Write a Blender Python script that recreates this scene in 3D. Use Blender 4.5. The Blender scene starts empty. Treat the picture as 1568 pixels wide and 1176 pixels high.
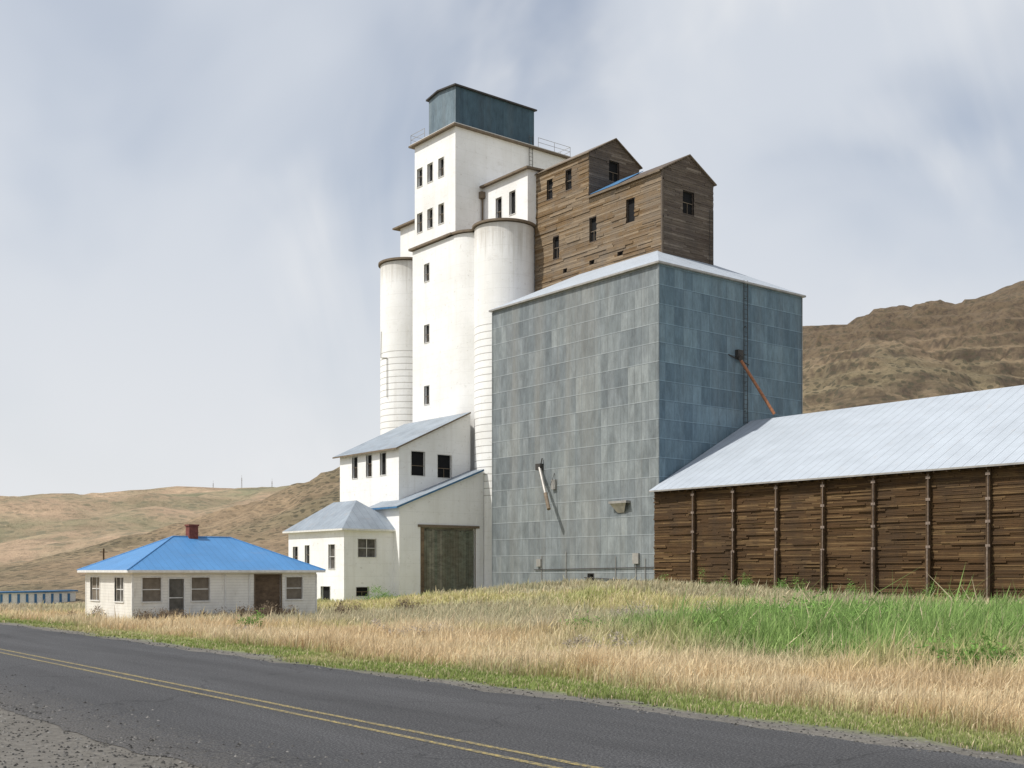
import bpy, math, random
import numpy as np
from mathutils import Vector
random.seed(7)
RNG=np.random.RandomState(11)
scene=bpy.context.scene
COL=scene.collection

# ------------------------------------------------------------------ noise
TAB=np.random.RandomState(3).rand(256,256)
def vn(x,y,s=0):
    x=np.asarray(x,float)+s*17.3; y=np.asarray(y,float)+s*9.1
    xi=np.floor(x).astype(int); yi=np.floor(y).astype(int)
    fx=x-xi; fy=y-yi
    fx=fx*fx*(3-2*fx); fy=fy*fy*(3-2*fy)
    a=TAB[xi%256,yi%256]; b=TAB[(xi+1)%256,yi%256]
    c=TAB[xi%256,(yi+1)%256]; d=TAB[(xi+1)%256,(yi+1)%256]
    return (a*(1-fx)+b*fx)*(1-fy)+(c*(1-fx)+d*fx)*fy
def fbm(x,y,o=4,s=0):
    r=0;a=.5;t=0
    for i in range(o):
        r=r+a*vn(np.asarray(x)*2**i,np.asarray(y)*2**i,s+i*3); t+=a; a*=.5
    return r/t
def sm(t):
    t=np.clip(t,0,1); return t*t*(3-2*t)

# ------------------------------------------------------------------ materials
class M:
    def __init__(s,name):
        s.m=bpy.data.materials.new(name); s.m.use_nodes=True
        s.nt=s.m.node_tree; s.b=s.nt.nodes['Principled BSDF']
        s.b.inputs['Specular IOR Level'].default_value=.25
    def n(s,t,**k):
        nd=s.nt.nodes.new(t)
        for a,b in k.items():
            if a in nd.inputs.keys(): nd.inputs[a].default_value=b
            else: setattr(nd,a,b)
        return nd
    def l(s,a,b): s.nt.links.new(a,b)
    def coord(s,kind='Object',scale=(1,1,1)):
        t=s.n('ShaderNodeTexCoord'); mp=s.n('ShaderNodeMapping')
        mp.inputs['Scale'].default_value=scale
        s.l(t.outputs[kind],mp.inputs['Vector']); return mp.outputs[0]
    def xyz(s,kind='Object'):
        t=s.n('ShaderNodeTexCoord'); sp=s.n('ShaderNodeSeparateXYZ'); s.l(t.outputs[kind],sp.inputs[0]); return sp.outputs
    def noise(s,vec,scale,detail=5,rough=.6,dist=0):
        nd=s.n('ShaderNodeTexNoise'); nd.inputs['Scale'].default_value=scale
        nd.inputs['Detail'].default_value=detail; nd.inputs['Roughness'].default_value=rough
        nd.inputs['Distortion'].default_value=dist
        s.l(vec,nd.inputs['Vector']); return nd.outputs['Fac']
    def voro(s,vec,scale):
        nd=s.n('ShaderNodeTexVoronoi'); nd.inputs['Scale'].default_value=scale
        s.l(vec,nd.inputs['Vector']); return nd.outputs['Distance'],nd.outputs['Color']
    def ramp(s,fac,stops):
        r=s.n('ShaderNodeValToRGB'); e=r.color_ramp.elements
        while len(e)<len(stops): e.new(.5)
        for i,(p,c) in enumerate(stops):
            e[i].position=p
            e[i].color=(c,c,c,1) if isinstance(c,(int,float)) else (*c,1)
        s.l(fac,r.inputs[0]); return r.outputs[0]
    def mrange(s,v,a,b,c=0.,d=1.):
        r=s.n('ShaderNodeMapRange'); s.l(v,r.inputs[0])
        for i,q in enumerate((a,b,c,d)): r.inputs[i+1].default_value=q
        return r.outputs[0]
    def mix(s,f,a,b,mode='MIX'):
        r=s.n('ShaderNodeMix'); r.data_type='RGBA'; r.blend_type=mode
        for sock,v in ((0,f),(6,a),(7,b)):
            if hasattr(v,'links'): s.l(v,r.inputs[sock])
            elif isinstance(v,(int,float)): r.inputs[sock].default_value=v if sock==0 else (v,v,v,1)
            else: r.inputs[sock].default_value=(*v,1)
        return r.outputs[2]
    def bump(s,h,strength=.5,dist=.02):
        b=s.n('ShaderNodeBump'); b.inputs['Strength'].default_value=strength
        b.inputs['Distance'].default_value=dist
        s.l(h,b.inputs['Height']); s.l(b.outputs[0],s.b.inputs['Normal'])
    def out(s,col,rough=.8,metal=0):
        if hasattr(col,'links'): s.l(col,s.b.inputs['Base Color'])
        else: s.b.inputs['Base Color'].default_value=(*col,1)
        s.b.inputs['Roughness'].default_value=rough; s.b.inputs['Metallic'].default_value=metal
        return s.m
    def math(s,op,a,b=0):
        r=s.n('ShaderNodeMath'); r.operation=op
        for i,v in enumerate((a,b)):
            if hasattr(v,'links'): s.l(v,r.inputs[i])
            else: r.inputs[i].default_value=v
        return r.outputs[0]
    def uvlines(s,axis,period,width,kind='UV'):
        f=s.math('FRACT',s.math('DIVIDE',s.xyz(kind)[axis],period))
        return s.math('LESS_THAN',f,width)

def simple(name,c,rough=.7,metal=0,var=.25,scale=2.0):
    m=M(name); v=m.coord(); f=m.noise(v,scale,5)
    c2=tuple(x*(1-var) for x in c); c1=tuple(min(1,x*(1+var*.5)) for x in c)
    return m.out(m.ramp(f,[(.3,c2),(.7,c1)]),rough,metal)

def mk_concrete(name,silo=False):
    m=M(name); v=m.coord()
    a=m.noise(v,.22,6,.65); st=m.noise(m.coord('Object',(1.5,1.5,.05)),1.0,6,.75)
    sp=m.noise(v,2.6,5,.75); sp2=m.noise(m.coord('Object',(1,1,2.2)),.55,6,.75)
    c=m.ramp(a,[(.3,(.74,.735,.715)),(.6,(.84,.84,.835))])
    f=m.ramp(st,[(.52,0),(.80,.45 if silo else .30)])
    c=m.mix(f,c,(.48,.44,.38))
    c=m.mix(m.ramp(sp2,[(.58,0),(.72,.30)]),c,(.50,.47,.42))
    f2=m.ramp(sp,[(.60,0),(.70,.45)])
    c=m.mix(f2,c,(.38,.35,.30))
    z=m.xyz()[2]
    if silo:
        low=m.math('MULTIPLY',m.math('LESS_THAN',z,27.0),m.math('GREATER_THAN',z,9.0))
        ln=m.math('MULTIPLY',m.uvlines(2,.72,.12,'Object'),low)
        c=m.mix(m.math('MULTIPLY',ln,.6),c,(.26,.245,.22))
        ln2=m.uvlines(2,1.44,.03,'Object'); c=m.mix(m.math('MULTIPLY',ln2,.14),c,(.3,.28,.25))
        top=m.math('ADD',m.mrange(z,32.5,36.9),m.math('MULTIPLY',m.math('SUBTRACT',st,.5),2.2))
        c=m.mix(m.ramp(top,[(.35,0),(.95,.5)]),c,(.34,.30,.24))
        m.bump(m.math('ADD',sp,m.math('MULTIPLY',ln,-1.0)),.5,.04)
    else:
        ln=m.uvlines(1,1.25,.03)
        c=m.mix(m.math('MULTIPLY',ln,.13),c,(.3,.3,.28))
        m.bump(sp,.4,.03)
    return m.out(c,.85)
CONC=mk_concrete('weathered_white_concrete'); SILO=mk_concrete('ringed_white_silo_concrete',True)

def mk_sheet(name,c1,c2,seam,bw,bh,big,lift=.30):
    m=M(name); uv=m.coord('UV')
    b=m.n('ShaderNodeTexBrick'); b.offset=0; b.squash=1
    b.inputs['Scale'].default_value=1; b.inputs['Brick Width'].default_value=bw; b.inputs['Row Height'].default_value=bh
    b.inputs['Mortar Size'].default_value=.024; b.inputs['Mortar Smooth'].default_value=.3
    b.inputs['Color1'].default_value=(*c1,1); b.inputs['Color2'].default_value=(*c2,1); b.inputs['Mortar'].default_value=(*seam,1)
    m.l(uv,b.inputs['Vector'])
    b2=m.n('ShaderNodeTexBrick'); b2.offset=.37
    b2.inputs['Scale'].default_value=1; b2.inputs['Brick Width'].default_value=bw*4; b2.inputs['Row Height'].default_value=bh*2
    b2.inputs['Mortar Size'].default_value=0
    b2.inputs['Color1'].default_value=(.82,.84,.87,1); b2.inputs['Color2'].default_value=(1.1,1.1,1.08,1)
    m.l(uv,b2.inputs['Vector'])
    c=m.mix(big,b.outputs[0],b2.outputs[0],'MULTIPLY')
    n=m.noise(m.coord('Object',(1,1,.35)),1.6,7,.75)
    c=m.mix(.8,c,m.ramp(n,[(.3,.58),(.7,1.32)]),'MULTIPLY')
    n2=m.noise(m.coord('Object',(1,1,.04)),.55,5,.6)
    c=m.mix(m.ramp(n2,[(.5,0),(.75,lift)]),c,(.27,.255,.225))
    lap=m.math('MULTIPLY',m.uvlines(1,bh,.055),.34)
    c=m.mix(lap,c,tuple(min(1,x*1.7) for x in c2))
    lap2=m.math('MULTIPLY',m.uvlines(0,bw,.07),.22)
    c=m.mix(lap2,c,tuple(x*1.5 for x in c2))
    m.bump(m.math('ADD',b.outputs['Fac'],m.math('MULTIPLY',n,.8)),.6,.035)
    return m.out(c,.55,.15)
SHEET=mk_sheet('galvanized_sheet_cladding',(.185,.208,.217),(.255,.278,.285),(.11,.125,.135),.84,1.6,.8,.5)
SHADESH=mk_sheet('shade_tinted_sheet_cladding',(.105,.160,.20),(.165,.235,.28),(.065,.10,.13),1.1,1.6,.9,.15)  # same cladding, darker and bluer: shade painted into the side and back walls
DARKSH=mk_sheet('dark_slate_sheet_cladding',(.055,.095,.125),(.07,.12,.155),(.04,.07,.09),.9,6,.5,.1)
LITSH=mk_sheet('sunlit_tint_slate_cladding',(.15,.20,.235),(.18,.235,.27),(.12,.155,.18),.9,6,.5)  # lighter copy of the dark slate: sunlight painted into the sunward penthouse walls

def mk_seamroof(name,c,period,var=.15,rough=.4,metal=.2,rust=0,ls=.45):
    m=M(name); n=m.noise(m.coord(),.5,6,.7)
    cc=m.ramp(n,[(.3,tuple(x*(1-var) for x in c)),(.7,tuple(min(1,x*(1+var*.6)) for x in c))])
    ln=m.uvlines(0,period,.08); fine=m.uvlines(0,period/4,.3)
    cc=m.mix(m.math('MULTIPLY',ln,ls),cc,tuple(x*.5 for x in c))
    cc=m.mix(m.math('MULTIPLY',fine,.12),cc,tuple(x*.6 for x in c))
    if rust:
        r=m.noise(m.coord('Object',(2,.4,2)),.8,6,.7)
        cc=m.mix(m.ramp(r,[(.58,0),(.75,rust)]),cc,(.35,.27,.20))
    m.bump(m.math('ADD',ln,m.math('MULTIPLY',fine,.5)),.8,.04)
    return m.out(cc,rough,metal)
ROOFW=mk_seamroof('bright_corrugated_roof',(.40,.44,.49),.85,.12,.6,.0,.2,.6)
ROOFB=mk_seamroof('blue_standing_seam_roof',(.08,.235,.48),.42,.14,.45,.0,.15)
ROOFG=mk_seamroof('gray_blue_metal_roof',(.27,.31,.355),.8,.25,.55,.1,.6)
BLUEFL=simple('blue_flashing',(.06,.16,.30))

def mk_wood(name,cols,dark,zs=9,amt=.8):
    m=M(name); g=m.n('ShaderNodeNewGeometry')
    c=m.ramp(g.outputs['Random Per Island'],[(i/(len(cols)-1),k) for i,k in enumerate(cols)])
    n=m.noise(m.coord('Object',(.5,.5,zs)),2.2,7,.75)
    c=m.mix(.9,c,m.ramp(n,[(.3,.35),(.7,1.4)]),'MULTIPLY')
    n2=m.noise(m.coord('Object',(.6,.6,.25)),.7,6,.65)
    c=m.mix(m.ramp(n2,[(.45,0),(.72,amt)]),c,dark)
    m.bump(n,.7,.03)
    return m.out(c,.85)
WOODH=mk_wood('weathered_headhouse_planks',[(.155,.097,.046),(.225,.15,.08),(.20,.15,.10),(.33,.25,.165),(.175,.11,.055)],(.17,.145,.12))
WOODS=mk_wood('gray_weathered_shaded_planks',[(.10,.075,.06),(.15,.12,.095),(.115,.09,.075),(.24,.20,.165)],(.09,.075,.065))  # weathered gray wood; its darker tone also paints shade onto the gable ends
WOODW=mk_wood('stained_warehouse_planks',[(.085,.047,.02),(.105,.058,.025),(.07,.04,.018),(.13,.075,.033),(.085,.047,.02),(.22,.14,.065),(.095,.054,.024)],(.055,.037,.023),14,.75)
POST=mk_wood('timber_posts',[(.075,.045,.024),(.11,.07,.038)],(.055,.037,.024),1)
BRACK=simple('rusty_bracket_steel',(.28,.22,.18),.6,.2,.5,5)
TRIM=simple('brown_weathered_trim',(.18,.14,.10))
WTRIM=simple('white_painted_trim',(.70,.69,.66),.7,0,.2,4)
DARK=simple('dark_interior',(.012,.012,.013),.9)
GLASS=simple('dusty_window_pane',(.13,.12,.105),.3,0,.6,1.5)
BOARD=simple('boarded_window_panel',(.20,.17,.135),.8,0,.3,3)
RUST=simple('rusty_steel',(.38,.17,.09),.7,.2,.4,5)
STEEL=simple('dark_steel',(.07,.065,.06),.6,.4)
GALV=simple('pale_galvanized_pipe',(.38,.365,.34),.5,.4)
BRICK=simple('chimney_brick',(.20,.065,.05),.8,0,.4,6)
DOORW=mk_wood('faded_green_door_planks',[(.13,.15,.115),(.19,.205,.155),(.17,.165,.125),(.25,.24,.19)],(.12,.095,.065),1.2)
DOORB=mk_wood('brown_door_boards',[(.13,.09,.06),(.18,.13,.085)],(.07,.05,.035),1.2)

def mk_clap():
    m=M('white_clapboard_siding')
    f=m.math('FRACT',m.math('DIVIDE',m.xyz('UV')[1],.16))
    n=m.noise(m.coord('Object',(1,1,.6)),.9,6,.7)
    c=m.ramp(n,[(.35,(.68,.66,.61)),(.6,(.80,.78,.73))])
    c=m.mix(m.math('MULTIPLY',m.math('LESS_THAN',f,.12),.4),c,(.35,.33,.30))
    d=m.noise(m.coord('Object',(1,1,.3)),2.5,5,.75)
    c=m.mix(m.ramp(d,[(.58,0),(.72,.5)]),c,(.38,.33,.27))
    low=m.math('ADD',m.mrange(m.xyz()[2],.1,-1.2),m.math('MULTIPLY',m.math('SUBTRACT',d,.5),1.6))
    c=m.mix(m.ramp(low,[(.5,0),(1,.5)]),c,(.36,.31,.25))
    m.bump(f,.5,.02); return m.out(c,.8)
CLAP=mk_clap()

def mk_asphalt():
    m=M('asphalt'); v=m.coord()
    s=m.noise(v,38,4,.85); l=m.noise(m.coord('Object',(.12,1.0,1)),.9,6,.65); sp=m.noise(v,9,5,.8)
    c=m.ramp(s,[(.36,(.018,.018,.020)),(.5,(.056,.056,.060)),(.66,(.16,.16,.16))])
    c=m.mix(.75,c,m.ramp(l,[(.3,.68),(.7,1.35)]),'MULTIPLY')
    c=m.mix(m.ramp(sp,[(.60,0),(.68,.35)]),c,(.12,.12,.115))
    e=m.math('SUBTRACT',5.2,m.xyz()[1]); e2=m.math('ADD',e,m.math('MULTIPLY',m.math('SUBTRACT',sp,.5),5.0))
    c=m.mix(m.ramp(e2,[(.0,0),(1.0,.7)]),c,m.ramp(s,[(.38,(.03,.028,.026)),(.6,(.15,.14,.13))]))
    w=m.n('ShaderNodeTexVoronoi'); w.feature='DISTANCE_TO_EDGE'; w.inputs['Scale'].default_value=.22
    nv=m.n('ShaderNodeTexNoise'); nv.inputs['Scale'].default_value=1.2; nv.inputs['Detail'].default_value=4
    m.l(v,nv.inputs['Vector']); ad=m.n('ShaderNodeVectorMath'); ad.operation='ADD'; m.l(v,ad.inputs[0]); m.l(nv.outputs['Color'],ad.inputs[1]); m.l(ad.outputs[0],w.inputs['Vector'])
    c=m.mix(m.math('MULTIPLY',m.math('LESS_THAN',w.outputs['Distance'],.004),.4),c,(.015,.015,.016))
    m.bump(s,1.0,.015); return m.out(c,.85)
ASPH=mk_asphalt()
def mk_paint():
    m=M('worn_yellow_paint'); v=m.coord()
    s=m.noise(v,16,6,.9)
    return m.out(m.mix(m.ramp(s,[(.42,0),(.54,.95)]),(.36,.28,.10),(.07,.07,.07)),.85)
PAINT=mk_paint()
def attrmat(name,trans=0,fine=0):
    m=M(name); a=m.n('ShaderNodeVertexColor'); a.layer_name='Col'
    c=a.outputs[0]
    if fine:
        n=m.noise(m.coord(),fine,6,.8); c=m.mix(.8,c,m.ramp(n,[(.3,.45),(.7,1.45)]),'MULTIPLY'); m.bump(n,.8,.04)
    m.out(c,.9)
    if trans:
        t=m.n('ShaderNodeBsdfTranslucent'); m.l(c,t.inputs[0])
        mx=m.n('ShaderNodeMixShader'); mx.inputs[0].default_value=trans
        m.l(m.b.outputs[0],mx.inputs[1]); m.l(t.outputs[0],mx.inputs[2])
        m.l(mx.outputs[0],m.nt.nodes['Material Output'].inputs[0])
    return m.m
GRASSM=attrmat('grass_blades',.35); GROUNDM=attrmat('soil_and_dry_grass',0,9.0); STONEM=attrmat('gravel_stone')
def mk_hill(name,tan,grn,rock,sc,lo,hi,bush,bs,zr=None,bt=.30):
    m=M(name); v=m.coord()
    g=m.n('ShaderNodeNewGeometry'); sp=m.n('ShaderNodeSeparateXYZ'); m.l(g.outputs['Normal'],sp.inputs[0])
    n=m.noise(m.coord('Object',(1,1,2.5)),sc,8,.75,.6); n2=m.noise(v,sc*.3,6,.7); n3=m.noise(v,sc*7,6,.85)
    c=m.mix(m.ramp(n2,[(.42,0),(.60,1)]),tan,grn)
    c=m.mix(.8,c,m.ramp(n,[(.32,.58),(.66,1.3)]),'MULTIPLY')
    steep=m.ramp(m.math('ADD',sp.outputs[2],m.math('MULTIPLY',m.math('SUBTRACT',n,.5),.7)),[(lo,.9),(hi,0)])
    c=m.mix(steep,c,rock)
    if zr:
        hz=m.math('ADD',m.mrange(m.xyz()[2],zr[0],zr[1]),m.math('MULTIPLY',m.math('SUBTRACT',n,.5),2.6))
        c=m.mix(m.ramp(hz,[(.45,0),(.8,.85)]),c,m.mix(m.ramp(n3,[(.42,0),(.58,1)]),tuple(x*.85 for x in rock),tuple(x*.6 for x in tan)))
    d,cc=m.voro(v,bs)
    m1=m.math('MULTIPLY',m.math('LESS_THAN',m.math('ADD',d,m.math('MULTIPLY',m.math('SUBTRACT',n3,.5),.6)),bt),m.ramp(n2,[(.35,.3),(.6,.85)]))
    c=m.mix(m1,c,bush)
    c=m.mix(m.ramp(n3,[(.50,0),(.64,.6)]),c,tuple(x*.45 for x in grn))
    m.bump(m.math('ADD',n,n3),1.0,2.0)
    return m.out(c,.95)
HILLM=mk_hill('dry_rocky_hillside',(.41,.30,.19),(.27,.22,.135),(.105,.08,.06),.05,.66,.87,(.10,.09,.06),.42,(48,92),.36)
FARM=mk_hill('far_hillside',(.38,.275,.185),(.215,.205,.125),(.22,.165,.12),.016,.62,.84,(.16,.15,.10),.10)

# ------------------------------------------------------------------ mesh builder
class MB:
    def __init__(s): s.v=[];s.f=[];s.mi=[];s.mats=[];s.sm=[]
    def mid(s,m):
        if m not in s.mats: s.mats.append(m)
        return s.mats.index(m)
    def poly(s,pts,m,smooth=False):
        i=len(s.v); s.v+= [tuple(p) for p in pts]; s.f.append(tuple(range(i,i+len(pts)))); s.mi.append(s.mid(m)); s.sm.append(smooth)
    def box(s,x0,x1,y0,y1,z0,z1,m):
        i=len(s.v)
        s.v+=[(x0,y0,z0),(x1,y0,z0),(x1,y1,z0),(x0,y1,z0),(x0,y0,z1),(x1,y0,z1),(x1,y1,z1),(x0,y1,z1)]
        for f in ((0,3,2,1),(4,5,6,7),(0,1,5,4),(1,2,6,5),(2,3,7,6),(3,0,4,7)):
            s.f.append(tuple(i+k for k in f)); s.mi.append(s.mid(m)); s.sm.append(False)
    def beam(s,p,q,r,m,n=8):
        p=Vector(p);q=Vector(q);d=(q-p).normalized()
        a=d.cross(Vector((0,0,1)));
        if a.length<.01: a=Vector((1,0,0))
        a.normalize(); b=d.cross(a)
        i=len(s.v)
        ring=[tuple(o+a*r*math.cos(2*math.pi*k/n)+b*r*math.sin(2*math.pi*k/n)) for o in (p,q) for k in range(n)]
        s.v+=ring
        k0=s.mid(m)
        for k in range(n):
            k2=(k+1)%n; s.f.append((i+k,i+k2,i+n+k2,i+n+k)); s.mi.append(k0); s.sm.append(n>5)
        # caps on their own vertices so the side shades cleanly
        s.poly(ring[:n][::-1],m); s.poly(ring[n:],m)
    def cyl(s,cx,cy,r,z0,z1,m,n=72):
        s.beam((cx,cy,z0),(cx,cy,z1),r,m,n)
    def slab(s,pts,t,m,m2=None):
        m2=m2 or m
        lo=[(p[0],p[1],p[2]-t) for p in pts]
        s.poly(pts,m); s.poly(lo[::-1],m2)
        for k in range(len(pts)):
            j=(k+1)%len(pts); s.poly([pts[k],lo[k],lo[j],pts[j]],m2)
    def wall(s,axis,c,u0,u1,z0,z1,holes,inw,m,dep=.25):
        def P(u,z,d=0):
            return (c+inw*d,u,z) if axis=='x' else (u,c+inw*d,z)
        def bx(ua,ub,za,zb,d0,d1,mm):
            a=P(ua,za,d0); b=P(ub,zb,d1)
            s.box(min(a[0],b[0]),max(a[0],b[0]),min(a[1],b[1]),max(a[1],b[1]),za,zb,mm)
        us=sorted({u0,u1,*[h[0] for h in holes],*[h[1] for h in holes]})
        zs=sorted({z0,z1,*[h[2] for h in holes],*[h[3] for h in holes]})
        for a,b in zip(us,us[1:]):
            for e,f in zip(zs,zs[1:]):
                cu=(a+b)/2;cz=(e+f)/2
                if any(h[0]<cu<h[1] and h[2]<cz<h[3] for h in holes): continue
                s.poly([P(a,e),P(b,e),P(b,f),P(a,f)],m)
        for h in holes:
            a,b,e,f=h[:4]; kind=h[4] if len(h)>4 else 'open'
            for q in ([(a,e),(b,e)],[(b,e),(b,f)],[(b,f),(a,f)],[(a,f),(a,e)]):
                s.poly([P(*q[0]),P(*q[1]),P(*q[1],dep),P(*q[0],dep)],m)
            pane={'open':DARK,'glass':GLASS,'board':BOARD,'door':DOORW,'bdoor':DOORB}.get(kind,DARK)
            s.poly([P(a,e,dep),P(b,e,dep),P(b,f,dep),P(a,f,dep)],pane)
            if kind=='none': continue
            fr=h[5] if len(h)>5 else WTRIM
            w=.07
            bx(a-w,a,e-w,f+w,-.03,.06,fr); bx(b,b+w,e-w,f+w,-.03,.06,fr)
            bx(a,b,f,f+w,-.03,.06,fr); bx(a,b,e-w,e,-.05,.06,fr)
            if kind in('glass','board'):
                mid=(e+f)/2
                bx(a,b,mid-.025,mid+.025,.08,.13,fr)
                if b-a>1.3: bx((a+b)/2-.025,(a+b)/2+.025,e,f,.07,.12,fr)
            if kind=='open' and b-a<1.8 and random.random()<.6:
                mid=e+(f-e)*random.uniform(.4,.6)
                bx(a,b,mid-.03,mid+.03,.12,.16,TRIM)
                if random.random()<.5: bx((a+b)/2-.02,(a+b)/2+.02,e,mid,.11,.15,TRIM)
    def planks(s,axis,c,out,u0,u1,z0,z1,rh,seg,holes,m,top=None,tmax=.06,odd=.05):
        z=z0
        while z<z1-.02:
            zt=min(z+rh-.012,z1); lo,hi=(u0,u1) if top is None else top(zt)
            if hi-lo<.1: z+=rh; continue
            segs=[];u=lo-random.random()*seg*.8
            while u<hi:
                e=u+seg*random.uniform(.5,1.5); segs.append((max(u,lo),min(e-.015,hi))); u=e
            for h in holes:
                if h[2]-.02<(z+zt)/2<h[3]+.02:
                    ns=[]
                    for a,b in segs:
                        if b<=h[0] or a>=h[1]: ns.append((a,b)); continue
                        if a<h[0]: ns.append((a,h[0]))
                        if b>h[1]: ns.append((h[1],b))
                    segs=ns
            for a,b in segs:
                if b-a<.05: continue
                t=random.uniform(.02,tmax)
                if random.random()<odd: t=tmax*1.5
                c0,c1=sorted((c+out*.003,c+out*t))
                if axis=='x': s.box(c0,c1,a,b,z,zt,m)
                else: s.box(a,b,c0,c1,z,zt,m)
            z+=rh
    def obj(s,name,parent=None):
        me=bpy.data.meshes.new(name); me.from_pydata(s.v,[],s.f)
        for m in s.mats: me.materials.append(m)
        me.polygons.foreach_set('material_index',s.mi); me.polygons.foreach_set('use_smooth',s.sm)
        uv=me.uv_layers.new(name='UVMap'); me.update()
        for p in me.polygons:
            n=p.normal
            for li in p.loop_indices:
                co=me.vertices[me.loops[li].vertex_index].co
                if abs(n.z)>.99: c=(co.x,co.y)
                elif abs(n.x)>abs(n.y): c=(co.y,co.z if abs(n.z)<.2 else co.x)
                else: c=(co.x,co.z if abs(n.z)<.2 else co.y)
                uv.data[li].uv=c
        o=bpy.data.objects.new(name,me); COL.objects.link(o)
        if parent: o.parent=parent
        return o
def empty(name,loc=(0,0,0)):
    e=bpy.data.objects.new(name,None); COL.objects.link(e); e.empty_display_size=1
    return e
def hip(mb,x0,x1,y0,y1,z,slope,ov,t,m,m2,axis=None):
    x0-=ov;x1+=ov;y0-=ov;y1+=ov
    if (axis or ('x' if x1-x0>=y1-y0 else 'y'))=='x':
        h=(y1-y0)/2; r=h*slope; ym=(y0+y1)/2; A=(x0+h,ym,z+r);B=(x1-h,ym,z+r)
        P=[(x0,y0,z),(x1,y0,z),(x1,y1,z),(x0,y1,z)]
        F=[[P[0],P[1],B,A],[P[1],P[2],B],[P[2],P[3],A,B],[P[3],P[0],A]]
    else:
        h=(x1-x0)/2; r=h*slope; xm=(x0+x1)/2; A=(xm,y0+h,z+r);B=(xm,y1-h,z+r)
        P=[(x0,y0,z),(x1,y0,z),(x1,y1,z),(x0,y1,z)]
        F=[[P[0],P[1],A],[P[1],P[2],B,A],[P[2],P[3],B],[P[3],P[0],A,B]]
    for f in F: mb.poly(f,m)
    for k in range(4):
        a=P[k];b=P[(k+1)%4]; mb.poly([a,b,(b[0],b[1],z-t),(a[0],a[1],z-t)],m2)
    mb.poly([(p[0],p[1],z-t) for p in P],m2)
    return A,B
def ladder(mb,p,q,side,w,m):
    p=Vector(p);q=Vector(q);sd=Vector(side)*w/2
    mb.beam(p-sd,q-sd,.035,m,5); mb.beam(p+sd,q+sd,.035,m,5)
    n=int((q-p).length/.4)
    for i in range(n):
        c=p+(q-p)*(i+.5)/n; mb.beam(c-sd,c+sd,.02,m,4)

# ------------------------------------------------------------------ terrain
def gz(x,y):
    x=np.asarray(x,float);y=np.asarray(y,float)
    b=np.interp(x,[-300,-210,-130,-100,-85,-60,-40,-20,0,60],[-5,-4.5,-2.3,-1.25,-1.15,-1.1,-.55,-.3,-.2,-.1])
    s1=sm((y-10.8)/8.)
    mound=1.95*np.exp(-(((x+60)/15.)**2+((y-55)/14.)**2))*sm((y-30)/12)
    n=(fbm(x/7,y/7,3,2)-.5)*.3+(fbm(x/2.2,y/2.2,2,5)-.5)*.12
    near=np.exp(-((y-7)/400.)**2)
    return b*s1*1.0+mound+n*sm((y-12)/6)*near-.006-.02*sm((y-10.4)/1.)
def lush(x,y):
    x=np.asarray(x,float);y=np.asarray(y,float)
    n1=fbm(x/5,y/5,4,1); n2=fbm(x/1.3,y/1.3,3,4); n3=fbm(x/14,y/14,3,8)
    tan=np.stack([.62+0*x,.485+0*x,.30+0*x],-1); yg=np.array([.52,.50,.235]); gr=np.array([.21,.34,.085]); gy=np.array([.42,.375,.30]); pale=np.array([.68,.58,.40])
    mow=1-sm((y-12.2-(n2-.5)*1.6-(n1-.5)*1.8)/.9)
    X=.6206*x+.784*y; Z=-.784*x+.6206*y
    patch=np.exp(-(((X-16)/12)**2+((Z-34)/13.5)**2)**2.4)
    patch=np.clip(patch*1.8+(n1-.50)*2.6*np.clip(patch*2,0,1)+(n2-.5)*.9*np.clip(patch*2,0,1),0,1)
    weed=sm((n1-.57)/.08)*.6*sm((y-22)/6)
    ygf=sm((y-22-(n1-.5)*34)/8)*.9
    c=tan*(.85+.4*n2)[...,None]
    def mx(c,k,f): return c*(1-f[...,None])+np.asarray(k)*(.8+.4*n2)[...,None]*f[...,None]
    c=mx(c,pale,sm((fbm(x/3,y/3,3,44)-.5)/.12)*.6)
    c=mx(c,yg,ygf*np.clip(.2+1.3*n3,0,1))
    c=mx(c,(.34,.39,.14),weed)
    c=mx(c,gy,sm((n3-.54)/.1)*.6*sm((y-14)/3))
    c=mx(c,gr,np.clip(patch,0,1)*.92)
    c=mx(c,(.25,.31,.09),mow*np.clip(.6+1.8*(n1-.40),.15,.97))
    h=.19+.34*n1
    h=h+sm((y-18)/8)*(.10+.25*n1)*sm((x+70)/25)+.34*patch
    h=h*(1-mow)+.075*mow
    return c,h,mow,patch
def stretch(a,b,step,lim,f=1.18):
    m=list(np.arange(a,b+step/2,step)); d=step
    r=[];x=m[-1]
    while x<lim: d*=f; x+=d; r.append(x)
    d=step;l=[];x=m[0]
    while x>-lim: d*=f; x-=d; l.append(x)
    return np.array(l[::-1]+m+r)
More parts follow.
